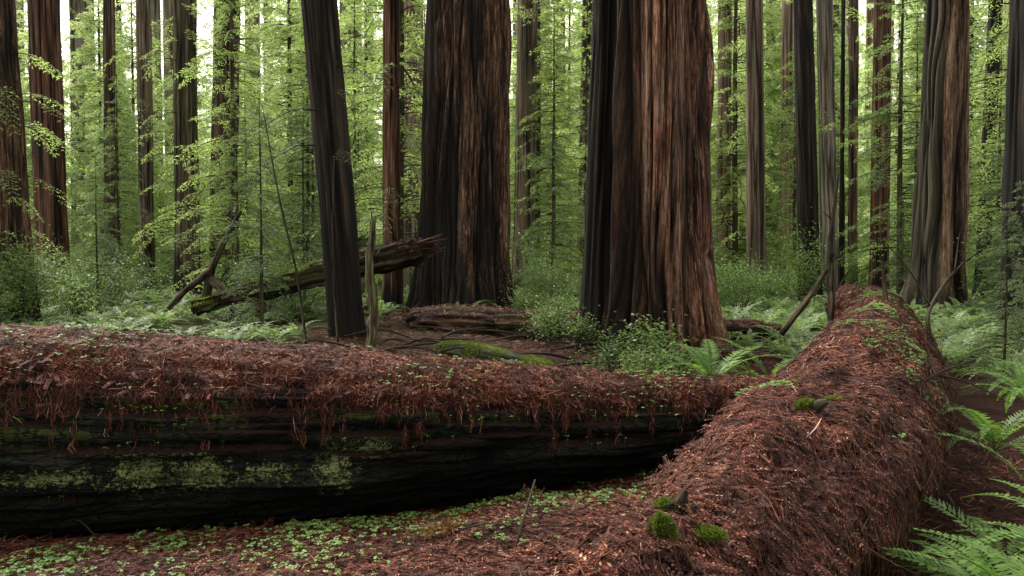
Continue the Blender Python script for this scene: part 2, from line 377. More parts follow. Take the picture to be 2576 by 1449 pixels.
def conifer(h,rmax,seed,mat,leafL=.16,z0=.1,dens=5,wr=.3):
    global rng
    rs=rng;rng=np.random.default_rng(seed)
    A=Acc();z=h*z0
    while z<h*.99:
        f=z/h
        for b in range(rng.poisson(dens)):
            Lb=max(.35,rmax*(1-f)**.55*rng.uniform(.5,1.15))
            spray(A,[rng.normal(0,.03),rng.normal(0,.03),z+rng.uniform(-.25,.25)],rng.uniform(0,2*math.pi),Lb,droop=rng.uniform(.2,.6),rise=rng.uniform(0,.35),leafL=leafL,leafW=leafL*wr,step=leafL*.95,bare=rng.uniform(.1,.35),roll=.65,wmax=.42)
        z+=.55
    n=26;zz=rng.uniform(.3,h*.45,n);a=rng.uniform(0,6.28,n);l=rng.uniform(.3,1.3,n)
    p0=np.stack([0*zz,0*zz,zz],1);p1=p0+np.stack([np.cos(a)*l,np.sin(a)*l,-.1*l],1)
    A.add(prisms(p0,p1,.008,.003),1)
    me=A.mesh('conifer_crown',[mat,M_twig])
    d=tube([[0,0,-.2],[rng.normal(0,.05),rng.normal(0,.05),h*.5],[0,0,h]],[.006*h+.025,.0045*h,.01],10,24)
    tm=tmesh('conifer_trunk',d,[M_stick])
    rng=rs
    return me,tm
# ---------------------------------------------------------------- redwoods
def redwood(t,d,tt,rb,rt,mat,label,seg=72,rows=60,flute=.06,ridge=.05,fq=7.,fol=0,folmat=None,folz=(2,14),h=None,seed=0,group=None,flare=.5,lf=.13,butt=0.,bth=0.):
    x,y=t*d,d;H0=.3245*d+CAMH
    z0=float(gz(x,y))
    H=h or H0*1.35+4
    lean=(tt-t)*d/H0
    zz=np.concatenate([[-.4,0,.25,.6,1.1,1.8],np.linspace(3,H,7)])
    r=rt+(rb-rt)*(.65*np.exp(-np.maximum(zz,0)/(.5+rb*flare))+.35*np.clip(1-zz/H0,-1.,1))
    r=np.maximum(r,rt*.6)
    pts=np.stack([lean*np.maximum(zz,0),0*zz,zz],1)
    ph=np.random.default_rng(seed+3).uniform(0,6.28,6)
    def disp(TH,S,R,tc):
        z=S-.4
        fl=sum(np.cos(k*TH+ph[i]+.12*np.sin(z*.4+i))/(1+.35*i) for i,k in enumerate((3,5,7,11)))
        d1=R*(flute*.32+flute*np.exp(-np.maximum(z,0)/1.4))*fl
        if butt>0:
            da=(TH-bth+np.pi)%(2*np.pi)-np.pi
            d1=d1+butt*np.exp(-(da/.42)**2)*np.exp(-np.maximum(z,0)/.9)
            dn=(TH-(bth+5.2)+np.pi)%(2*np.pi)-np.pi
            d1=d1-.26*np.exp(-(dn/.13)**2)*np.exp(-np.maximum(z,0)/8)
        q=np.stack([tc[...,0]/R,tc[...,1]/R],-1)*((R*.5+rb*.5)*fq)[...,None]
        w=vnoise(np.stack([q[...,0]*.4,q[...,1]*.4,S*.5+seed],-1),seed+30)*.5
        p=np.stack([q[...,0]+w,q[...,1]+w,S*.22+seed],-1)
        n1=np.abs(vnoise(p,seed))**.55;n2=vnoise(p*np.array([2.6,2.6,1.7]),seed+5);n3=vnoise(p*np.array([.35,.35,.5]),seed+9)
        n4=np.abs(vnoise(p*np.array([1.9,1.9,1.3]),seed+15))**.6
        return d1+ridge*(n1-.6)+ridge*.5*(n4-.5)+ridge*.3*n2+ridge*.8*n3, np.clip(n1*.65+n4*.4+n2*.12,0,1)
    dd=tube(pts,r,seg,rows,disp)
    e=bpy.data.objects.new('redwood_tree',None);col.objects.link(e);e.location=(x,y,z0)
    tag(e,label,'tree',group)
    ob('trunk',tmesh('redwood_trunk',dd,[mat]),e)
    if fol:
        A=Acc()
        for k in range(fol):
            z=rng.uniform(*folz);az=rng.uniform(0,6.28);rr=np.interp(z,zz,r)*.92
            spray(A,[lean*z+rr*math.cos(az),rr*math.sin(az),z],az,rng.uniform(.7,2.1),droop=rng.uniform(.4,1.),rise=rng.uniform(-.1,.3),leafL=lf,leafW=lf*.27,step=lf*.9,wmax=.5)
        ob('crown',A.mesh('redwood_crown',[folmat or M_leafB,M_twig]),e)
    return e
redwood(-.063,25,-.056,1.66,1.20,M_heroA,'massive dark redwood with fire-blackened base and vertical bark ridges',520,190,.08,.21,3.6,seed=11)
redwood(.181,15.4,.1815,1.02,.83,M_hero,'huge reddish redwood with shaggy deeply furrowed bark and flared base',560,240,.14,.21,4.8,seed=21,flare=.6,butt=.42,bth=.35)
redwood(.1075,16.0,.1195,.44,.32,M_dark,'blackened redwood stem fused close beside a larger red trunk',120,90,.09,.07,6,seed=31)
redwood(-.206,19.5,-.239,.46,.40,M_dark,'charred black redwood leaning to one side',140,90,.04,.05,8,seed=41,fol=7,folz=(4,8),folmat=M_leafC,lf=.08)
redwood(-.150,26,-.150,.40,.26,M_red,'slim brown redwood beside a leaning charred trunk',90,60,seed=51,fol=8,folz=(4,10),folmat=M_leafA)
redwood(-.640,20,-.654,.86,.64,M_heroA,'thick shaded redwood trunk above leafy undergrowth',160,90,.05,.09,5,seed=61,fol=30,folz=(1.5,8),folmat=M_leafB,lf=.085)
redwood(-.575,32,-.580,.76,.54,M_red,'straight reddish brown redwood trunk',120,60,seed=71,ridge=.08,fq=5,fol=4,folz=(3,12),folmat=M_leafB,lf=.1)
redwood(-.503,44,-.500,.42,.28,M_brown,'thin dark redwood trunk rising from ferns',seed=72,fol=14,folz=(3,16))
redwood(-.458,42,-.457,.48,.36,M_pale,'slim pale brown redwood trunk rising from ferns',seed=73,fol=14,folz=(3,16))
redwood(-.408,36,-.406,.66,.50,M_green,'mossy dark redwood trunk hung with green sprays',90,60,ridge=.07,fq=5,seed=74,fol=44,folz=(2,14))
redwood(-.365,38,-.352,.60,.58,M_brown,'dark double-toned redwood trunk hung with green sprays',90,60,ridge=.07,fq=5,seed=75,fol=40,folz=(3,15))
redwood(-.323,55,-.322,.58,.50,M_barkhaze,'pale grey distant redwood trunk',seed=76,fol=20,folz=(3,20))
redwood(-.303,65,-.303,.42,.36,M_barkhaze,'pale grey distant redwood trunk',seed=77,fol=12,folz=(3,22))
redwood(-.270,62,-.271,.36,.30,M_barkhaze,'pale grey distant redwood trunk',seed=78,fol=16,folz=(3,22))
redwood(-.204,58,-.206,.56,.46,M_barkhaze,'pale grey distant redwood trunk',seed=79,fol=16,folz=(3,20))
redwood(-.121,42,-.123,.72,.58,M_barkhaze_red,'haze-paled reddish redwood trunk partly hidden by larger trees',seed=80,fol=12,folz=(3,15))
redwood(.0135,34,.020,.58,.42,M_pale,'grey barked redwood trunk with streaked base',90,60,seed=81,fol=30,folz=(2,13))
redwood(.060,50,.059,.45,.36,M_barkhaze_red,'slim brown distant redwood trunk',seed=82,fol=20,folz=(3,17))
redwood(.088,40,.094,.38,.30,M_brown,'slim dark redwood trunk',seed=83,fol=10,folz=(3,15))
redwood(.265,42,.264,.46,.36,M_barkhaze_red,'pale reddish redwood trunk rising from ferns',seed=84,fol=6,folz=(3,17))
redwood(.3085,36,.2995,.52,.36,M_pale,'greyish redwood trunk with dark shaded side',84,60,seed=85,fol=6,folz=(3,14))
redwood(.323,52,.321,.38,.30,M_barkhaze,'thin pale distant redwood trunk',seed=86,fol=10,folz=(3,20))
redwood(.344,48,.342,.42,.32,M_barkhaze_red,'thin reddish distant redwood trunk',seed=87,fol=10,folz=(3,20))
redwood(.374,31,.360,.52,.34,M_dark,'black charred redwood trunk leaning slightly',96,60,seed=88)
redwood(.400,38,.387,.48,.38,M_barkhaze,'pale grey streaked redwood trunk',84,60,seed=89,fol=6,folz=(3,15))
redwood(.414,36,.411,.15,.10,M_dark,'very thin dark redwood stem',40,40,seed=90)
redwood(.428,45,.424,.32,.24,M_brown,'slim dark redwood trunk with charred base',seed=91,fol=5,folz=(3,16))
redwood(.461,35,.460,.54,.33,M_red,'straight brown redwood trunk with blackened base',90,60,seed=92,fol=4,folz=(5,13))
redwood(.534,26,.541,1.02,.66,M_big,'broad grey-brown redwood with widely flared fluted base',300,120,.11,.14,4.2,seed=93)
redwood(.590,33,.600,.34,.26,M_dark,'slim dark redwood trunk',seed=94,fol=8,folz=(3,12))
redwood(.645,19,.648,.62,.50,M_dark,'shaded dark redwood trunk beside green saplings',120,70,ridge=.06,seed=95)
rr=np.random.default_rng(5)
for k in range(72):
    d=rr.uniform(52,100);t=rr.uniform(-.72,.72)
    if 46<=k<60:t=rr.uniform(.2,.7)
    if k>=60:t=rr.uniform(-.62,-.22)
    redwood(t,d,t+rr.normal(0,.003),rr.uniform(.35,.75),rr.uniform(.28,.5),[M_barkhaze,M_barkhaze_red,M_barkhaze,M_pale][rr.integers(4)],'slender distant redwood trunk among bright green foliage',28,40,seed=200+k,fol=int(rr.integers(6,18)),folz=(4,30),group='distant redwoods',h=d*.36+8)
# ---------------------------------------------------------------- understory conifers
vars_=[]
for k,(h,r,m,z0,lf,wr) in enumerate([(15,2.6,M_leafB,.08,.13,.27),(19,3.0,M_leafB,.10,.13,.27),(12,2.3,M_leafA,.06,.12,.27),(17,2.8,M_leafA,.10,.13,.27),(21,3.2,M_leafB,.08,.14,.27),(9,2.0,M_leafC,.08,.10,.3),(24,3.8,M_leafhaze,.04,.23,.34),(19,3.6,M_leafhaze,.03,.21,.34)]):
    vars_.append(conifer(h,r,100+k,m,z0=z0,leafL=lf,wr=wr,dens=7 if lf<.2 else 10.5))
def put_conifer(v,x,y,s=1.,rot=0.,label='young conifer with layered feathery green branches',group='understory conifers'):
    e=bpy.data.objects.new('conifer_tree',None);col.objects.link(e);e.location=(x,y,float(gz(x,y)));e.rotation_euler=(0,0,rot);e.scale=(s,s,s)
    tag(e,label,'tree',group)
    cm,tm=vars_[v];ob('trunk',tm,e);ob('crown',cm,e);return e
rr=np.random.default_rng(12)
spots=[]
for (d0,d1,n) in((28,34,9),(34,42,17),(42,52,25),(52,66,30),(66,84,36)):
    for k in range(n):
        t=-.74+1.48*(k+rr.uniform(.1,.9))/n;d=rr.uniform(d0,d1)
        if d<36 and (abs(t+.06)<.07 or abs(t-.17)<.10):continue
        if d<33 and abs(t+.577)<.06:continue
        if t>.22 and d<50 and rr.random()<.5:continue
        spots.append((t,d))
for t,d in spots:
    if d>46:v=int(rr.choice([6,7]))
    else:v=int(rr.choice([0,1,4,0,1,2,3])) if t<.1 else int(rr.choice([2,3,0,4,1]))
    s=rr.uniform(.75,1.2)
    if t<-.30:s*=.80
    put_conifer(v,t*d,d,s,rr.uniform(0,6.28))
for t,d,v,s in((-.315,21,5,.7),(-.345,27,2,.6),(-.26,30,5,.9),(.64,13.5,5,.38),(.69,11.5,5,.45),(.62,11.0,5,.3),(-.66,24,2,.6),(-.52,27,5,.6),(.62,24,5,.7),(.05,30,5,.8),(.235,33,5,.7),(.49,30,5,.5)):
    put_conifer(v,t*d,d,s,rr.uniform(0,6.28),'small conifer sapling with drooping grey-green sprays')
# far wood
A=Acc()
for k in range(5000):
    d=rng.uniform(84,130);t=rng.uniform(-.82,.82);zt=rng.uniform(0,1)**1.15*(.42*d)
    el=zt/d
    if t<-.27 and el>.14 and rng.random()<.70:continue
    if el>.26 and rng.random()<.40:continue
    spray(A,[t*d,d,zt],rng.uniform(0,6.28),rng.uniform(3,6.5),droop=rng.uniform(.2,1.),rise=rng.uniform(0,.3),wmax=.6,step=.5,leafL=.65,leafW=.24,roll=.9,wood=False,k=2)
o=ob('far_woods',A.mesh('far_woods',[M_leafhaze,M_twig]));tag(o,'distant mass of bright green conifer foliage','forest',kind='stuff')
# ---------------------------------------------------------------- ferns
def ferns(A,X,Y,Z,R,nf,K,pw,m=0,e0=(.9,1.35),bend=(1.1,1.9),wfrac=.2,az=None):
    n=len(X);M=n*nf
    bx=np.repeat(np.stack([X,Y,Z],1),nf,0);L=np.repeat(R,nf)*rng.uniform(.7,1.1,M)
    a=rng.uniform(0,6.28,M) if az is None else az
    E=rng.uniform(*e0,M);B=rng.uniform(*bend,M)
    h=np.stack([np.cos(a),np.sin(a),0*a],1);sd=np.stack([-np.sin(a),np.cos(a),0*a],1)
    ts=(np.arange(K)+.5)/K
    ang=E[:,None]-B[:,None]*ts[None]
    dl=(L/K)[:,None]
    hx=np.cumsum(np.cos(ang)*dl,1);vz=np.cumsum(np.sin(ang)*dl,1)
    P=bx[:,None,:]+h[:,None,:]*hx[...,None]+np.array([0,0,1.])*vz[...,None]
    fw=h[:,None,:]*np.cos(ang)[...,None]+np.array([0,0,1.])*np.sin(ang)[...,None]
    up=np.cross(fw,np.broadcast_to(sd[:,None,:],fw.shape))
    prof=np.where(ts<.12,0,np.minimum(1,(ts-.05)*4))*np.clip((1-ts)*1.35,0.06,1)**.8
    pl=L[:,None]*wfrac*prof[None]*rng.uniform(.85,1.1,(M,K))
    k=prof>0
    for sg in(-1,1):
        D=sg*sd[:,None,:]*.92+fw*.32+up*.10*1+rng.normal(0,.05,fw.shape)
        PP=P[:,k].reshape(-1,3);DD=D[:,k].reshape(-1,3);NN=(up+rng.normal(0,.1,up.shape))[:,k].reshape(-1,3);LL=pl[:,k].ravel()
        A.add(leaves(PP,DD,NN,LL,(np.repeat(L,k.sum())/K)*pw,k=.3),m)
    q=max(1,K//6);idx=list(range(0,K,q));
    if idx[-1]!=K-1:idx.append(K-1)
    PP=P[:,idx];PP=np.concatenate([bx[:,None,:],PP],1)
    A.add(prisms(PP[:,:-1].reshape(-1,3),PP[:,1:].reshape(-1,3),.004,.003),m)
A=Acc();n=4100
d=np.sqrt(rng.uniform(10.5**2,56**2,n));t=rng.uniform(-.75,.75,n);x=t*d
ok=~((x>-4.0)&(x<4.3)&(d<22))&~((x>-6)&(x<-1)&(d<19)&(d>14)&(rng.random(n)<.5))
ok&=~((np.abs(x+1.6)<2.0)&(np.abs(d-25)<2.))&~((x>2.5)&(x<9)&(d<17)&(np.abs(x-.445*d)<.9))
ok&=~((x>-9.5)&(x<-4)&(d>19)&(d<23))&~((t>.5)&(d<14)&(rng.random(n)<.5))
x=x[ok];d=d[ok]
ferns(A,x,d,gz(x,d),rng.uniform(.55,1.2,len(x)),9,11,.95,wfrac=.17)
o=ob('fern_ground_cover',A.mesh('fern_ground_cover',[M_fernfar]));tag(o,'carpet of pale green sword ferns on forest floor','ferns',kind='stuff')
fern_list=[(2.35,9.3,.40,1.15,12),(3.15,9.6,.35,1.0,11),(1.7,9.8,.2,.8,9),(3.85,6.3,.35,.9,9),(3.45,5.2,.3,.8,8),(2.75,4.4,.15,.9,10),(2.4,3.7,.15,.95,13),(2.0,3.0,.15,.9,13),(5.4,8.3,.4,.9,10),(.25,12.0,.05,.45,7),(6.2,9.6,.3,1.1,12),(5.2,6.9,.2,1.0,10),(2.5,3.1,.15,1.0,14),(2.2,3.35,.2,.9,11),(4.1,4.9,.1,1.,10),(3.1,4.0,.1,1.,12),(6.6,8.4,.2,1.1,12)]
for (x,y,z,R,nf) in fern_list:
    A=Acc();ferns(A,np.array([0.]),np.array([0.]),np.array([0.]),np.array([R]),nf,34,1.0,wfrac=.135,e0=(.55,1.25))
    o=ob('sword_fern',A.mesh('sword_fern',[M_fern]),loc=(x,y,float(gz(x,y))+z));tag(o,'green sword fern with arching fronds growing beside log','fern','sword ferns beside the logs')
# ---------------------------------------------------------------- shrubs
def shrub(R,H,seed,nl=1800,ls=.05):
    global rng
    rs=rng;rng=np.random.default_rng(seed);A=Acc()
    nb=16;tips=np.stack([rng.normal(0,R*.5,nb),rng.normal(0,R*.5,nb),rng.uniform(.35,1,nb)*H],1)
    base=np.stack([rng.normal(0,.08,nb),rng.normal(0,.08,nb),np.full(nb,-.05)],1)
    mid=(base+tips)/2+np.stack([rng.normal(0,.08,nb),rng.normal(0,.08,nb),np.full(nb,.12*H)],1)
    A.add(prisms(base,mid,.012,.008),1);A.add(prisms(mid,tips,.008,.003),1)
    c=np.concatenate([tips,mid,(mid+tips)/2]);i=rng.integers(0,len(c),nl)
    P=c[i]+rng.normal(0,1,(nl,3))*np.array([R*.22,R*.22,H*.12]);P[:,2]=np.maximum(P[:,2],.05)
    D=rng.normal(0,1,(nl,3))*np.array([1,1,.4]);N=np.array([0,0,1.])+rng.normal(0,.45,(nl,3))
    A.add(leaves(P,D,N,ls*rng.uniform(.6,1.3,nl),ls*.55*rng.uniform(.7,1.2,nl),k=.45),0)
    me=A.mesh('shrub_leaves',[M_shrub,M_twig]);rng=rs;return me
sv=[shrub(.9,1.3,1,2600,.075),shrub(1.2,1.9,2,3400,.08),shrub(.5,.8,3,900,.07),shrub(.7,2.4,4,2600,.075)]
def put_shrub(v,t,d,s,rot,label='bushy huckleberry shrub with small green leaves'):
    o=ob('huckleberry_shrub',sv[v],loc=(t*d,d,float(gz(t*d,d))));o.scale=(s,s,s);o.rotation_euler=(0,0,rot);tag(o,label,'shrub','huckleberry shrubs')
for (t,d,v,s) in((.05,16.8,0,.8),(.085,15.2,2,.9),(.185,12.2,2,1.15),(.13,12.0,2,.9),(.155,11.2,2,.8),(.21,11.4,2,.8),(.035,28,3,1.),(-.03,31,3,1.),(.04,24,1,.8),(.02,21,0,.8)):
    put_shrub(v,t,d,s,rr.uniform(0,6))
for k in range(46):
    t=rr.uniform(-.7,.7);d=rr.uniform(24,46)
    if abs(t*d+1.6)<2.3 and abs(d-25)<3:continue
    if abs(t*d-14)<1.6 and abs(d-26)<2.5:continue
    put_shrub(int(rr.choice([0,1,1,3])),t,d,rr.uniform(.7,1.25),rr.uniform(0,6))
for (t,d,v,s) in((-.62,19,1,1.15),(-.66,18.6,1,1.2),(-.55,23,0,1.2),(-.53,27,1,1.),(-.66,17,0,1.),(-.585,25,1,1.1)):
    put_shrub(v,t,d,s,rr.uniform(0,6))
# ---------------------------------------------------------------- fallen logs
def logdisp(amp,fq,seed,lump=.0,zs=.55,topflat=0):
    def f(TH,S,R,tc):
        p=np.stack([tc[...,0]*fq,tc[...,1]*fq,S*zs],-1)
        n1=np.abs(vnoise(p,seed))**.5;n2=vnoise(p*2.7,seed+3);n3=fbm(np.stack([tc[...,0]*1.3,tc[...,1]*1.3,S*.7],-1),3,seed+8)
        n4=np.abs(vnoise(p*np.array([2.1,2.1,2.5]),seed+21))**.6
        n5=vnoise(p*np.array([1.6,1.6,9.]),seed+31)
        top=np.clip(np.sin(TH)*1.6-.5,0,1)*topflat
        return (amp*(n1-.55)+amp*.35*n2+amp*.5*(n4-.5)+amp*.22*n5)*(1-top*.8)+lump*n3,np.clip(n1*.7+n4*.35+.1*n2+.1*n5,0,1)
    return f
LX=[-7.4,-5.7,-3.95,-1.5,.5,1.9,3.1];LZ=[.60,.60,.56,.49,.42,.37,.33];LR=[.86,.84,.81,.67,.50,.42,.38];LY=[5.5,5.78,6.1,6.5,6.93,7.3,7.55]
dL=tube(list(zip(LX,LY,LZ)),LR,420,620,logdisp(.085,8.,3,.03,.45,1))
o=ob('fallen_log',tmesh('charred_log',dL,[M_char]));tag(o,'long charred black fallen log topped with red needle litter','log')
ptsR=[(-.75,1.0,.24),(-.22,1.7,.32),(.36,2.5,.40),(1.10,3.8,.48),(1.76,4.9,.50),(2.52,6.1,.55),(3.55,7.9,.66),(4.6,10,.78),(5.8,13,.90),(6.9,16.2,.90),(7.3,17.4,.8)]
dR=tube(ptsR,[.45,.46,.46,.46,.52,.60,.58,.54,.46,.40,.25],240,460,logdisp(.06,5,13,.20,.9))
o=ob('fallen_log',tmesh('litter_log',dR,[M_wrap]));tag(o,'massive fallen log blanketed in reddish brown needle litter','log')
def patch(P,f,s,a,b):
    n=fbm(P*f,3,s);return np.clip((n-a)/(b-a),0,1)
def hh(c):return (c[:,2]-np.interp(c[:,0],LX,LZ))/np.interp(c[:,0],LX,LR)
def wL(c,N): 
    edge=.54+.14*fbm(np.stack([c[:,0]*1.8,c[:,1]*0,c[:,2]*0],-1),3,77)+.10*fbm(c*np.array([9,9,9]),2,78)
    back=c[:,1]>np.interp(c[:,0],LX,LY)
    h=hh(c)
    return np.clip((h-np.where(back,.3,edge))*14,0,1)*(c[:,0]>-6.2)*(c[:,0]<3)
P,N=sample(dL['G'],95000,wL)
A=Acc();A.add(strands(P,N,rng.uniform(.03,.11,len(P)),rng.uniform(.003,.0068,len(P)),lift=.012,tilt=.12,bend=.1))
P,N=sample(dL['G'],9000,wL);A.add(flatsprays(P,N,rng.uniform(.05,.14,len(P))))
P,N=sample(dL['G'],500,wL);A.add(strands(P,N,rng.uniform(.15,.35,len(P)),rng.uniform(.005,.010,len(P)),lift=.02,tilt=.15,bend=.08))
def wL2(c,N):
    h=hh(c);return ((h>.30)&(h<.66)&(N[:,1]<.2))*patch(c*np.array([1,0,.2]),3.1,31,-.1,.25)*np.clip((h-.28)*3,0,1)
P,N=sample(dL['G'],5500,wL2)
A.add(strands(P,N,rng.uniform(.04,.12,len(P)),rng.uniform(.0025,.005,len(P)),bias=np.array([0,0,-3.]),lift=.014))
for k in range(54):
    x=rng.uniform(-4.2,1.6);zc=np.interp(x,LX,LZ);rL=np.interp(x,LX,LR);yc=np.interp(x,LX,LY)
    m=int(rng.integers(5,50));ln=rng.uniform(.08,.42);s=rng.random(m)
    z=zc+rL*.60-s*ln;y=yc-np.sqrt(np.maximum((rL+.02)**2-(z-zc)**2,0))-.01
    P=np.stack([x+rng.normal(0,.022,m)*(1-s*.6),y,z],1)
    A.add(strands(P,np.tile([0,-1.,.1],(m,1)),rng.uniform(.05,.12,m),.0035,bias=np.array([0,0,-4.]),lift=.012))
o=ob('needle_litter',A.mesh('needle_litter',[M_lit]));tag(o,'red-brown redwood needle litter lying on charred log','needle litter',kind='stuff')
def wR(c,N):
    w=np.clip((N[:,2]+.35)*1.4,0,1);return w*np.clip(5.5/np.maximum(c[:,1],2),.25,1.6)**1.5*(c[:,1]>1.9)
P,N=sample(dR['G'],130000,wR)
dwn=np.array([0,0,-1.])[None]*(1.6*(1-np.clip(N[:,2:3],0,1)))
A=Acc();A.add(strands(P,N,rng.uniform(.025,.10,len(P))*np.clip(P[:,1]/4,.8,1.6),rng.uniform(.0028,.0068,len(P))*np.clip(P[:,1]/4,.8,2),bias=dwn,lift=.010,tilt=.12,bend=.12))
P,N=sample(dR['G'],15000,lambda c,N:wR(c,N)*(N[:,2]>-.1)*(c[:,1]<9));A.add(flatsprays(P,N,rng.uniform(.05,.14,len(P))))
P,N=sample(dR['G'],1100,lambda c,N:wR(c,N)*(N[:,2]>0));A.add(strands(P,N,rng.uniform(.12,.3,len(P)),rng.uniform(.004,.009,len(P)),lift=.018,tilt=.15,bend=.08))
o=ob('needle_litter',A.mesh('needle_litter',[M_lit]));tag(o,'thick red-brown needle litter blanketing massive fallen log','needle litter',kind='stuff')
M_litd=litter_mat('dark_bark_shreds',[(0,(.015,.009,.006)),(.6,(.06,.033,.02)),(1,(.16,.09,.055))])
A=Acc();P,N=sample(dR['G'],3200,lambda c,N:((N[:,2]<.45)&(N[:,2]>-.5)&(N[:,0]>.2)&(c[:,1]>2.)&(c[:,1]<11))*1.)
A.add(strands(P,N,rng.uniform(.12,.4,len(P)),rng.uniform(.003,.008,len(P)),bias=np.array([0,0,-3.5]),lift=.03,tilt=.10,bend=.1))
n=26;y0=rng.uniform(2.6,9,n);x0=np.interp(y0,[p[1] for p in ptsR],[p[0] for p in ptsR])+.42;z0=rng.uniform(.3,.8,n)
p0=np.stack([x0,y0,z0],1);p1=p0+np.stack([rng.uniform(.1,.4,n),rng.normal(0,.2,n),rng.uniform(-.35,.05,n)],1);A.add(prisms(p0,p1,.006,.002))
o=ob('hanging_debris',A.mesh('hanging_debris',[M_litd]));tag(o,'dark roots, shreds and twigs hanging on log flank','twigs',kind='stuff')
A=Acc()
n=44000;y=rng.uniform(4.1,7.0,n);x=rng.uniform(-4.6,2.4,n)
P=np.stack([x,y,gz(x,y)],1);N=nrm(np.array([0,0,1.])+rng.normal(0,.15,(n,3)))
A.add(strands(P,N,rng.uniform(.03,.11,n),rng.uniform(.003,.0065,n),lift=.010,tilt=.12))
n=5500;y=rng.uniform(4.1,6.6,n);x=rng.uniform(-4.,2.,n);P=np.stack([x,y,gz(x,y)],1);A.add(flatsprays(P,np.tile([0,0,1.],(n,1)),rng.uniform(.05,.14,n)))
n=24000;y=rng.uniform(8,21,n);x=rng.uniform(-5,5,n)
P=np.stack([x,y,gz(x,y)],1);N=nrm(np.array([0,0,1.])+rng.normal(0,.15,(n,3)))
A.add(strands(P,N,rng.uniform(.06,.22,n),rng.uniform(.008,.014,n),lift=.03))
n=6000;y=rng.uniform(2.5,8,n);x=np.interp(y,[p[1] for p in ptsR],[p[0] for p in ptsR])+rng.uniform(.4,2.2,n)
P=np.stack([x,y,gz(x,y)],1);A.add(strands(P,np.tile([0,0,1.],(n,1)),rng.uniform(.05,.2,n),.006,lift=.04,tilt=.3))
n=2600;a=rng.uniform(0,6.28,n);r=1.3+np.abs(rng.normal(0,1.0,n));x=-1.4+r*np.cos(a);y=23.6+r*np.sin(a)
P=np.stack([x,y,gz(x,y)],1);A.add(strands(P,np.tile([0,0,1.],(n,1)),rng.uniform(.15,.5,n),.025,lift=.08))
o=ob('needle_litter',A.mesh('needle_litter',[M_lit]));tag(o,'reddish fallen needles and bark strips on forest floor','needle litter',kind='stuff')
def oxalis(A,P,s):
    n=len(P);a0=rng.uniform(0,6.28,n)
    for k in range(3):
        a=a0+k*2.094;D=np.stack([np.cos(a),np.sin(a),rng.normal(-.15,.2,n)],1)
        N=np.array([0,0,1.])+rng.normal(0,.25,(n,3))
        A.add(leaves(P,D,N,s,s*1.05,k=.62),0)
    A.add(prisms(P-np.array([0,0,.05]),P,.001,.001),0)
A=Acc();n=15000;x=rng.uniform(-3.4,1.6,n);y=rng.uniform(4.2,7.1,n)
c=fbm(np.stack([x*3.4,y*3.4,x*0],-1),3,44);yb=4.95+.42*(x+2.8)
band=np.exp(-((y-yb)/.30)**2)+.6*np.exp(-((y-yb+.5)/.5)**2)
ok=(rng.random(n)<np.clip((c+.25)*1.1,0.05,.6)*band)&(y<yb+.5)
x=x[ok];y=y[ok];oxalis(A,np.stack([x,y,gz(x,y)+rng.uniform(.03,.07,len(x))],1),rng.uniform(.014,.027,len(x)))
P,N=sample(dR['G'],1700,lambda c,N:(N[:,2]>.5)*patch(c,1.2,61,.05,.3)*(c[:,1]>4.6)*(c[:,1]<12))
oxalis(A,P+np.array([0,0,.05]),rng.uniform(.014,.028,len(P)))
P,N=sample(dL['G'],900,lambda c,N:(N[:,2]>.45)*patch(c,1.6,66,-.1,.3)*(c[:,0]>-4.5)*(c[:,0]<2.2))
oxalis(A,P+np.array([0,0,.06]),rng.uniform(.014,.026,len(P)))
o=ob('oxalis_ground_cover',A.mesh('oxalis',[M_ox]));tag(o,'pale green clover-like oxalis leaves scattered over litter','oxalis',kind='stuff')
def surfz(G,x,y):
    f=G.reshape(-1,3);m=((f[:,0]-x)**2+(f[:,1]-y)**2)<.06**2
    return float(f[m,2].max()) if m.any() else .8
def moss(xy,R,label,n=2600,dz=0):
    P=(xy[0],xy[1],surfz(dR['G'],*xy)+dz)
    D=nrm(rng.normal(size=(n,3))*np.array([1,1,1]));D[:,2]=np.abs(D[:,2])*1.
    S=D*np.array(R)*(1+.35*vnoise(D*3+P[0],9))[:,None]
    A=Acc();A.add(leaves(S*.93,D+rng.normal(0,.5,(n,3)),rng.normal(size=(n,3)),rng.uniform(.006,.018,n),.004),0)
    u=np.linspace(0,2*np.pi,20,endpoint=False);v=np.linspace(-.3,1.5,10);UU,VV=np.meshgrid(u,v)
    d=np.stack([np.cos(UU)*np.cos(VV),np.sin(UU)*np.cos(VV),np.sin(VV)],-1);g=d*np.array(R)*.93*(1+.35*vnoise(d*3+P[0],9))[...,None]
    i=np.arange(9)[:,None];j=np.arange(20)[None]
    A.add((g.reshape(-1,3),np.stack([i*20+j,i*20+(j+1)%20,(i+1)*20+(j+1)%20,(i+1)*20+j],-1).reshape(-1,4)),0)
    o=ob('moss_clump',A.mesh('moss_clump',[M_moss]),loc=P);tag(o,label,'moss')
moss((.49,2.58),(.042,.038,.08),'bright green moss tuft on litter-covered log',4200)
moss((.70,2.80),(.055,.05,.022),'low patch of bright green moss on litter-covered log',3400,.01)
moss((.58,2.98),(.04,.035,.035),'bright green moss at foot of broken branch stub',2600,.01)
moss((1.64,4.42),(.05,.045,.04),'green moss around short branch stub',1600,.01)
moss((2.0,4.9),(.05,.05,.02),'small green moss patch on litter-covered log',900,.01)
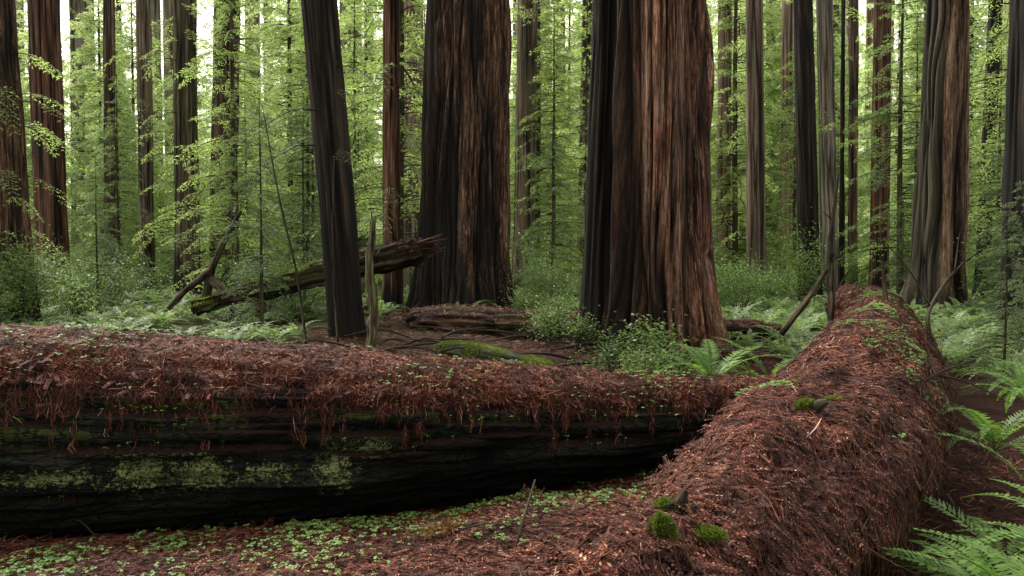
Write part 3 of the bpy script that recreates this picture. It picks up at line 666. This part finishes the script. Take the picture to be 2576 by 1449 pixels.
# ---------------------------------------------------------------- dead wood
def sdisp(a,f,seed):
    def g(TH,S,R,tc):
        n=vnoise(np.stack([tc[...,0]/R*1.5,tc[...,1]/R*1.5,S*f],-1),seed);m=vnoise(np.stack([tc[...,0]/R*4,tc[...,1]/R*4,S*f*.5],-1),seed+1)
        return R*(a*n+.4*a*m),np.clip(.6+.5*n,0,1)
    return g
def sticks(name,parts,mat,label,category,seg=12,rows=30,a=.25,f=6,seed=1,group=None):
    d=merge([tube(p,r,seg,rows,sdisp(a,f,seed+i)) for i,(p,r) in enumerate(parts)])
    o=ob(name,tmesh(name,d,[mat]));tag(o,label,category,group);return o
sticks('broken_snag',[([(-1.46,8.2,-.2),(-1.47,8.2,.8),(-1.44,8.2,1.3),(-1.46,8.2,1.8),(-1.43,8.2,2.3)],[.040,.040,.052,.042,.026]),([(-1.44,8.2,1.5),(-1.53,8.15,1.52)],[.015,.008]),([(-1.44,8.2,1.42),(-1.54,8.18,1.40)],[.018,.01]),([(-1.43,8.2,2.2),(-1.45,8.2,2.42)],[.018,.004]),([(-1.42,8.2,2.15),(-1.40,8.2,2.34)],[.016,.004]),([(-1.43,8.2,1.9),(-1.35,8.15,2.0)],[.018,.005])],M_snag,'thin pale broken snag standing behind charred log','snag',26,110,.6,9,5)
sticks('dead_sapling',[([(4.78,12,0),(4.82,12,1.2),(4.80,12,2.2),(4.90,12,3.2)],[.055,.045,.035,.012]),([(4.8,12,1.9),(4.95,11.9,2.1)],[.02,.008]),([(4.8,12,2.5),(4.68,12,2.6)],[.016,.006]),([(4.8,12,1.3),(5.1,12,1.75)],[.02,.008])],M_stick,'gnarled mossy dead sapling standing beside log','snag',12,70,.6,9,9)
sticks('dead_branch',[([(4.1,12.1,.75),(4.5,12.1,1.3),(4.95,12.1,1.98)],[.05,.045,.02])],M_stick,'mossy dead branch leaning against dead sapling','branch')
sticks('dead_branch',[([(4.75,9,.95),(4.72,9,1.3),(5.0,9,1.75),(5.5,9,2.15)],[.026,.022,.014,.005]),([(4.74,9,1.35),(4.5,9,1.75),(4.2,9,2.1)],[.013,.008,.004]),([(5.0,9,1.75),(5.05,9,2.2)],[.01,.004])],M_stick,'forked bare dead branch rising beside log','branch',8)
sticks('dead_branch',[([(4.82,10.2,1.15),(4.78,10.2,1.5),(4.74,10.2,1.87)],[.045,.03,.01])],M_rot,'short reddish broken branch stub on log','branch',10)
sticks('dead_branch',[([(3.0,6.1,.85),(3.25,6.0,1.04),(3.5,6.0,1.14)],[.016,.012,.005]),([(3.22,6.01,1.02),(3.5,6.1,.95),(3.7,6.,.85)],[.010,.008,.004])],M_stick,'bare twig sticking out of log flank','branch',8)
z1=surfz(dR['G'],1.65,4.4)
sticks('branch_stub',[([(1.66,4.4,z1-.05),(1.69,4.38,z1+.03),(1.74,4.37,z1+.06)],[.04,.034,.018])],M_stick,'short mossy branch stub on litter-covered log','branch stub',10)
z1=surfz(dR['G'],.63,2.98)
sticks('branch_stub',[([(.63,2.98,z1-.06),(.64,2.98,z1+.03),(.65,2.98,z1+.09)],[.045,.032,.012]),([(.66,2.95,z1-.04),(.685,2.94,z1+.045)],[.03,.012]),([(.60,2.96,z1-.04),(.59,2.95,z1+.05)],[.028,.010])],M_rot,'jagged reddish broken stub with moss on log','branch stub',14,24,.6,18)
sticks('mossy_snag',[([(-9.3,24,.3),(-9.0,24,1.7),(-8.15,24,3.35)],[.17,.11,.05]),([(-9.0,24,1.6),(-9.7,23.8,1.0),(-10.2,23.6,.4)],[.12,.1,.07]),([(-9.1,24,1.3),(-8.5,23.6,.9),(-8.2,23.4,.3)],[.14,.1,.06])],M_stick,'leaning mossy broken snag with root mass among ferns','snag')
sticks('thin_stem',[([(-4.4,17,0),(-4.6,17,1.6),(-4.95,17,3.2),(-5.3,17,5.2)],[.03,.025,.018,.008])],M_stick,'thin leaning bare sapling stem','sapling',8)
sticks('thin_stem',[([(-3.95,18,0),(-4.05,18,2.),(-4.0,18,4.2)],[.025,.02,.01])],M_stick,'thin dark bare sapling stem','sapling',8)
M_tilt=bark_mat('mossy_broken_log_wood',(.014,.009,.007),(.045,.029,.019),(.14,.10,.065),.15,.5,.2,1.0)
dF=tube([(-8.9,22.3,.55),(-7.2,22.2,1.02),(-5.3,22.1,1.48),(-3.6,22.0,1.85),(-2.6,21.9,2.1),(-2.35,21.85,2.2)],[.20,.26,.33,.38,.34,.10],72,140,logdisp(.16,7,55,.10))
o=ob('fallen_log',tmesh('tilted_log',dF,[M_tilt]));tag(o,'tilted broken log propped between leaning tree and big redwood','log')
A=Acc();P,N=sample(dF['G'],2600,lambda c,N:(N[:,2]>.3)*(c[:,0]<-4.4)*patch(c,1.5,7,-.1,.3));A.add(leaves(P,N+rng.normal(0,.5,P.shape),rng.normal(size=P.shape),rng.uniform(.04,.1,len(P)),.025))
o=ob('moss_cover',A.mesh('moss_cover',[M_moss]));tag(o,'green moss growing on tilted broken log','moss',kind='stuff')
A=Acc();P,N=sample(dF['G'],1300,lambda c,N:(N[:,2]>.5)*(.1+(c[:,0]>-3.2)*1.));A.add(strands(P,N,rng.uniform(.1,.3,len(P)),.016,lift=.03,tilt=.3,bias=np.array([0,0,-.6])))
# splintered jagged end
n=34;a=rng.uniform(0,6.28,n);ra=rng.uniform(.05,.34,n);p0=np.stack([-2.7+0*a,21.88+ra*np.cos(a),2.06+ra*np.sin(a)],1);p1=p0+np.stack([rng.uniform(.35,.95,n),rng.normal(0,.05,n),rng.uniform(.05,.38,n)],1)
A.add(prisms(p0,p1,rng.uniform(.03,.07,n),.008))
o=ob('shredded_bark',A.mesh('shredded_bark',[M_litd]));tag(o,'splintered wood and shredded bark on tilted log','bark litter',kind='stuff')
dG=tube([(-2.7,20.7,.25),(-2.2,20.4,.32),(-.3,19.4,.34),(1.7,18.2,.34),(3.6,17.4,.30),(5.6,16.6,.25)],[.12,.28,.36,.38,.34,.28],64,140,logdisp(.15,5,65,.12))
o=ob('fallen_log',tmesh('old_log',dG,[M_rot]));tag(o,'old rotting brown log lying behind large redwood','log')
A=Acc();P,N=sample(dG['G'],3000,lambda c,N:(N[:,2]>.5)*1.);A.add(strands(P,N,rng.uniform(.08,.25,len(P)),.014,lift=.03))
o=ob('needle_litter',A.mesh('needle_litter',[M_lit]));tag(o,'reddish needle litter lying on old rotting log','needle litter',kind='stuff')
M_mlog=bark_mat('moss_covered_log',(.02,.02,.008),(.05,.065,.015),(.1,.13,.03),.0,.5,.0,.9)
dM=tube([(-1.5,15.8,.1),(-1.35,15.6,.15),(-.6,14.6,.17),(.45,12.9,.12),(.6,12.6,.05)],[.05,.11,.15,.13,.06],40,70,logdisp(.05,8,75,.06))
o=ob('fallen_log',tmesh('moss_log',dM,[M_mlog]));tag(o,'thin fallen log wrapped in bright green moss','log')
A=Acc();P,N=sample(dM['G'],3600,lambda c,N:(N[:,2]>-.2)*patch(c,2.6,5,-.2,.2));A.add(leaves(P,N+rng.normal(0,.5,P.shape),rng.normal(size=P.shape),rng.uniform(.02,.06,len(P)),.014))
o=ob('moss_cover',A.mesh('moss_cover',[M_moss]));tag(o,'bright green moss growing on thin log','moss',kind='stuff')
rs2=np.random.default_rng(3)
for k in range(36):
    if k<30:x,y,L=rs2.uniform(-3.4,1.5),rs2.uniform(12,21),rs2.uniform(.8,2.4);r=.03
    else:x,y,L=rs2.uniform(-3,1.3),rs2.uniform(4.6,6),rs2.uniform(.25,.6);r=.006
    a=rs2.uniform(-.5,.5)+(math.pi if rs2.random()<.5 else 0);z=float(gz(x,y))
    p=[(x,y,z+r),(x+math.cos(a)*L*.5,y+math.sin(a)*L*.5,z+.1*L+rs2.uniform(0,.1)),(x+math.cos(a)*L,y+math.sin(a)*L,z+.22*L*rs2.random())]
    sticks('fallen_stick',[(p,[r,r*.8,r*.3])],M_stick if rs2.random()<.6 else M_tilt,'bare fallen stick lying on needle litter','stick',8,16,.2,5,k,'fallen sticks')
sticks('fallen_stick',[([(.02,5.0,.05),(.08,5.2,.2),(.16,5.5,.36)],[.012,.010,.005])],M_snag,'pale curved twig propped on forest floor','stick',8)
for (x,y) in((-.52,5.25),(-.40,5.35),(.16,6.0)):
    n=160;A=Acc();P=np.stack([rng.normal(0,.05,n),rng.normal(0,.05,n),np.abs(rng.normal(.02,.03,n))],1)
    A.add(leaves(P,rng.normal(size=(n,3)),rng.normal(size=(n,3)),rng.uniform(.02,.05,n),.014));o=ob('dry_spray',A.mesh('dry_spray',[M_dryfern]),loc=(x,y,float(gz(x,y))+.02));tag(o,'small clump of curled tan dead foliage on ground','dead foliage',kind='stuff')
# ---------------------------------------------------------------- world, sun, camera
w=bpy.data.worlds.new('World');scene.world=w;w.use_nodes=True;nt=w.node_tree;bg=nt.nodes['Background']
sun_el=math.radians(52);sun_az=math.radians(-38)
sky=nt.nodes.new('ShaderNodeTexSky');sky.sky_type='NISHITA';sky.sun_disc=False;sky.sun_elevation=sun_el;sky.sun_rotation=sun_az;sky.dust_density=4;sky.air_density=1.2
hs=nt.nodes.new('ShaderNodeHueSaturation');hs.inputs['Saturation'].default_value=.12
tint=mixc(nt,1.0,hs.outputs[0],(2.7,2.58,2.25),'MULTIPLY')
nt.links.new(sky.outputs[0],hs.inputs['Color']);nt.links.new(tint,bg.inputs['Color']);bg.inputs['Strength'].default_value=.15
sl=bpy.data.lights.new('sun','SUN');sl.energy=4.0;sl.angle=math.radians(14);sl.color=(1,.95,.86)
so=bpy.data.objects.new('sun',sl);col.objects.link(so)
dv=Vector((math.sin(sun_az)*math.cos(sun_el),math.cos(sun_az)*math.cos(sun_el),math.sin(sun_el)))
so.rotation_euler=dv.to_track_quat('Z','Y').to_euler()
cam=bpy.data.cameras.new('camera');cam.lens=28;cam.sensor_width=36;cam.clip_end=2000;cam.clip_start=.05
co=bpy.data.objects.new('camera',cam);col.objects.link(co);co.location=(0,0,CAMH);co.rotation_euler=(math.radians(90-2.1),0,0);scene.camera=co
scene.view_settings.view_transform='Standard';scene.view_settings.look='None';scene.view_settings.exposure=0
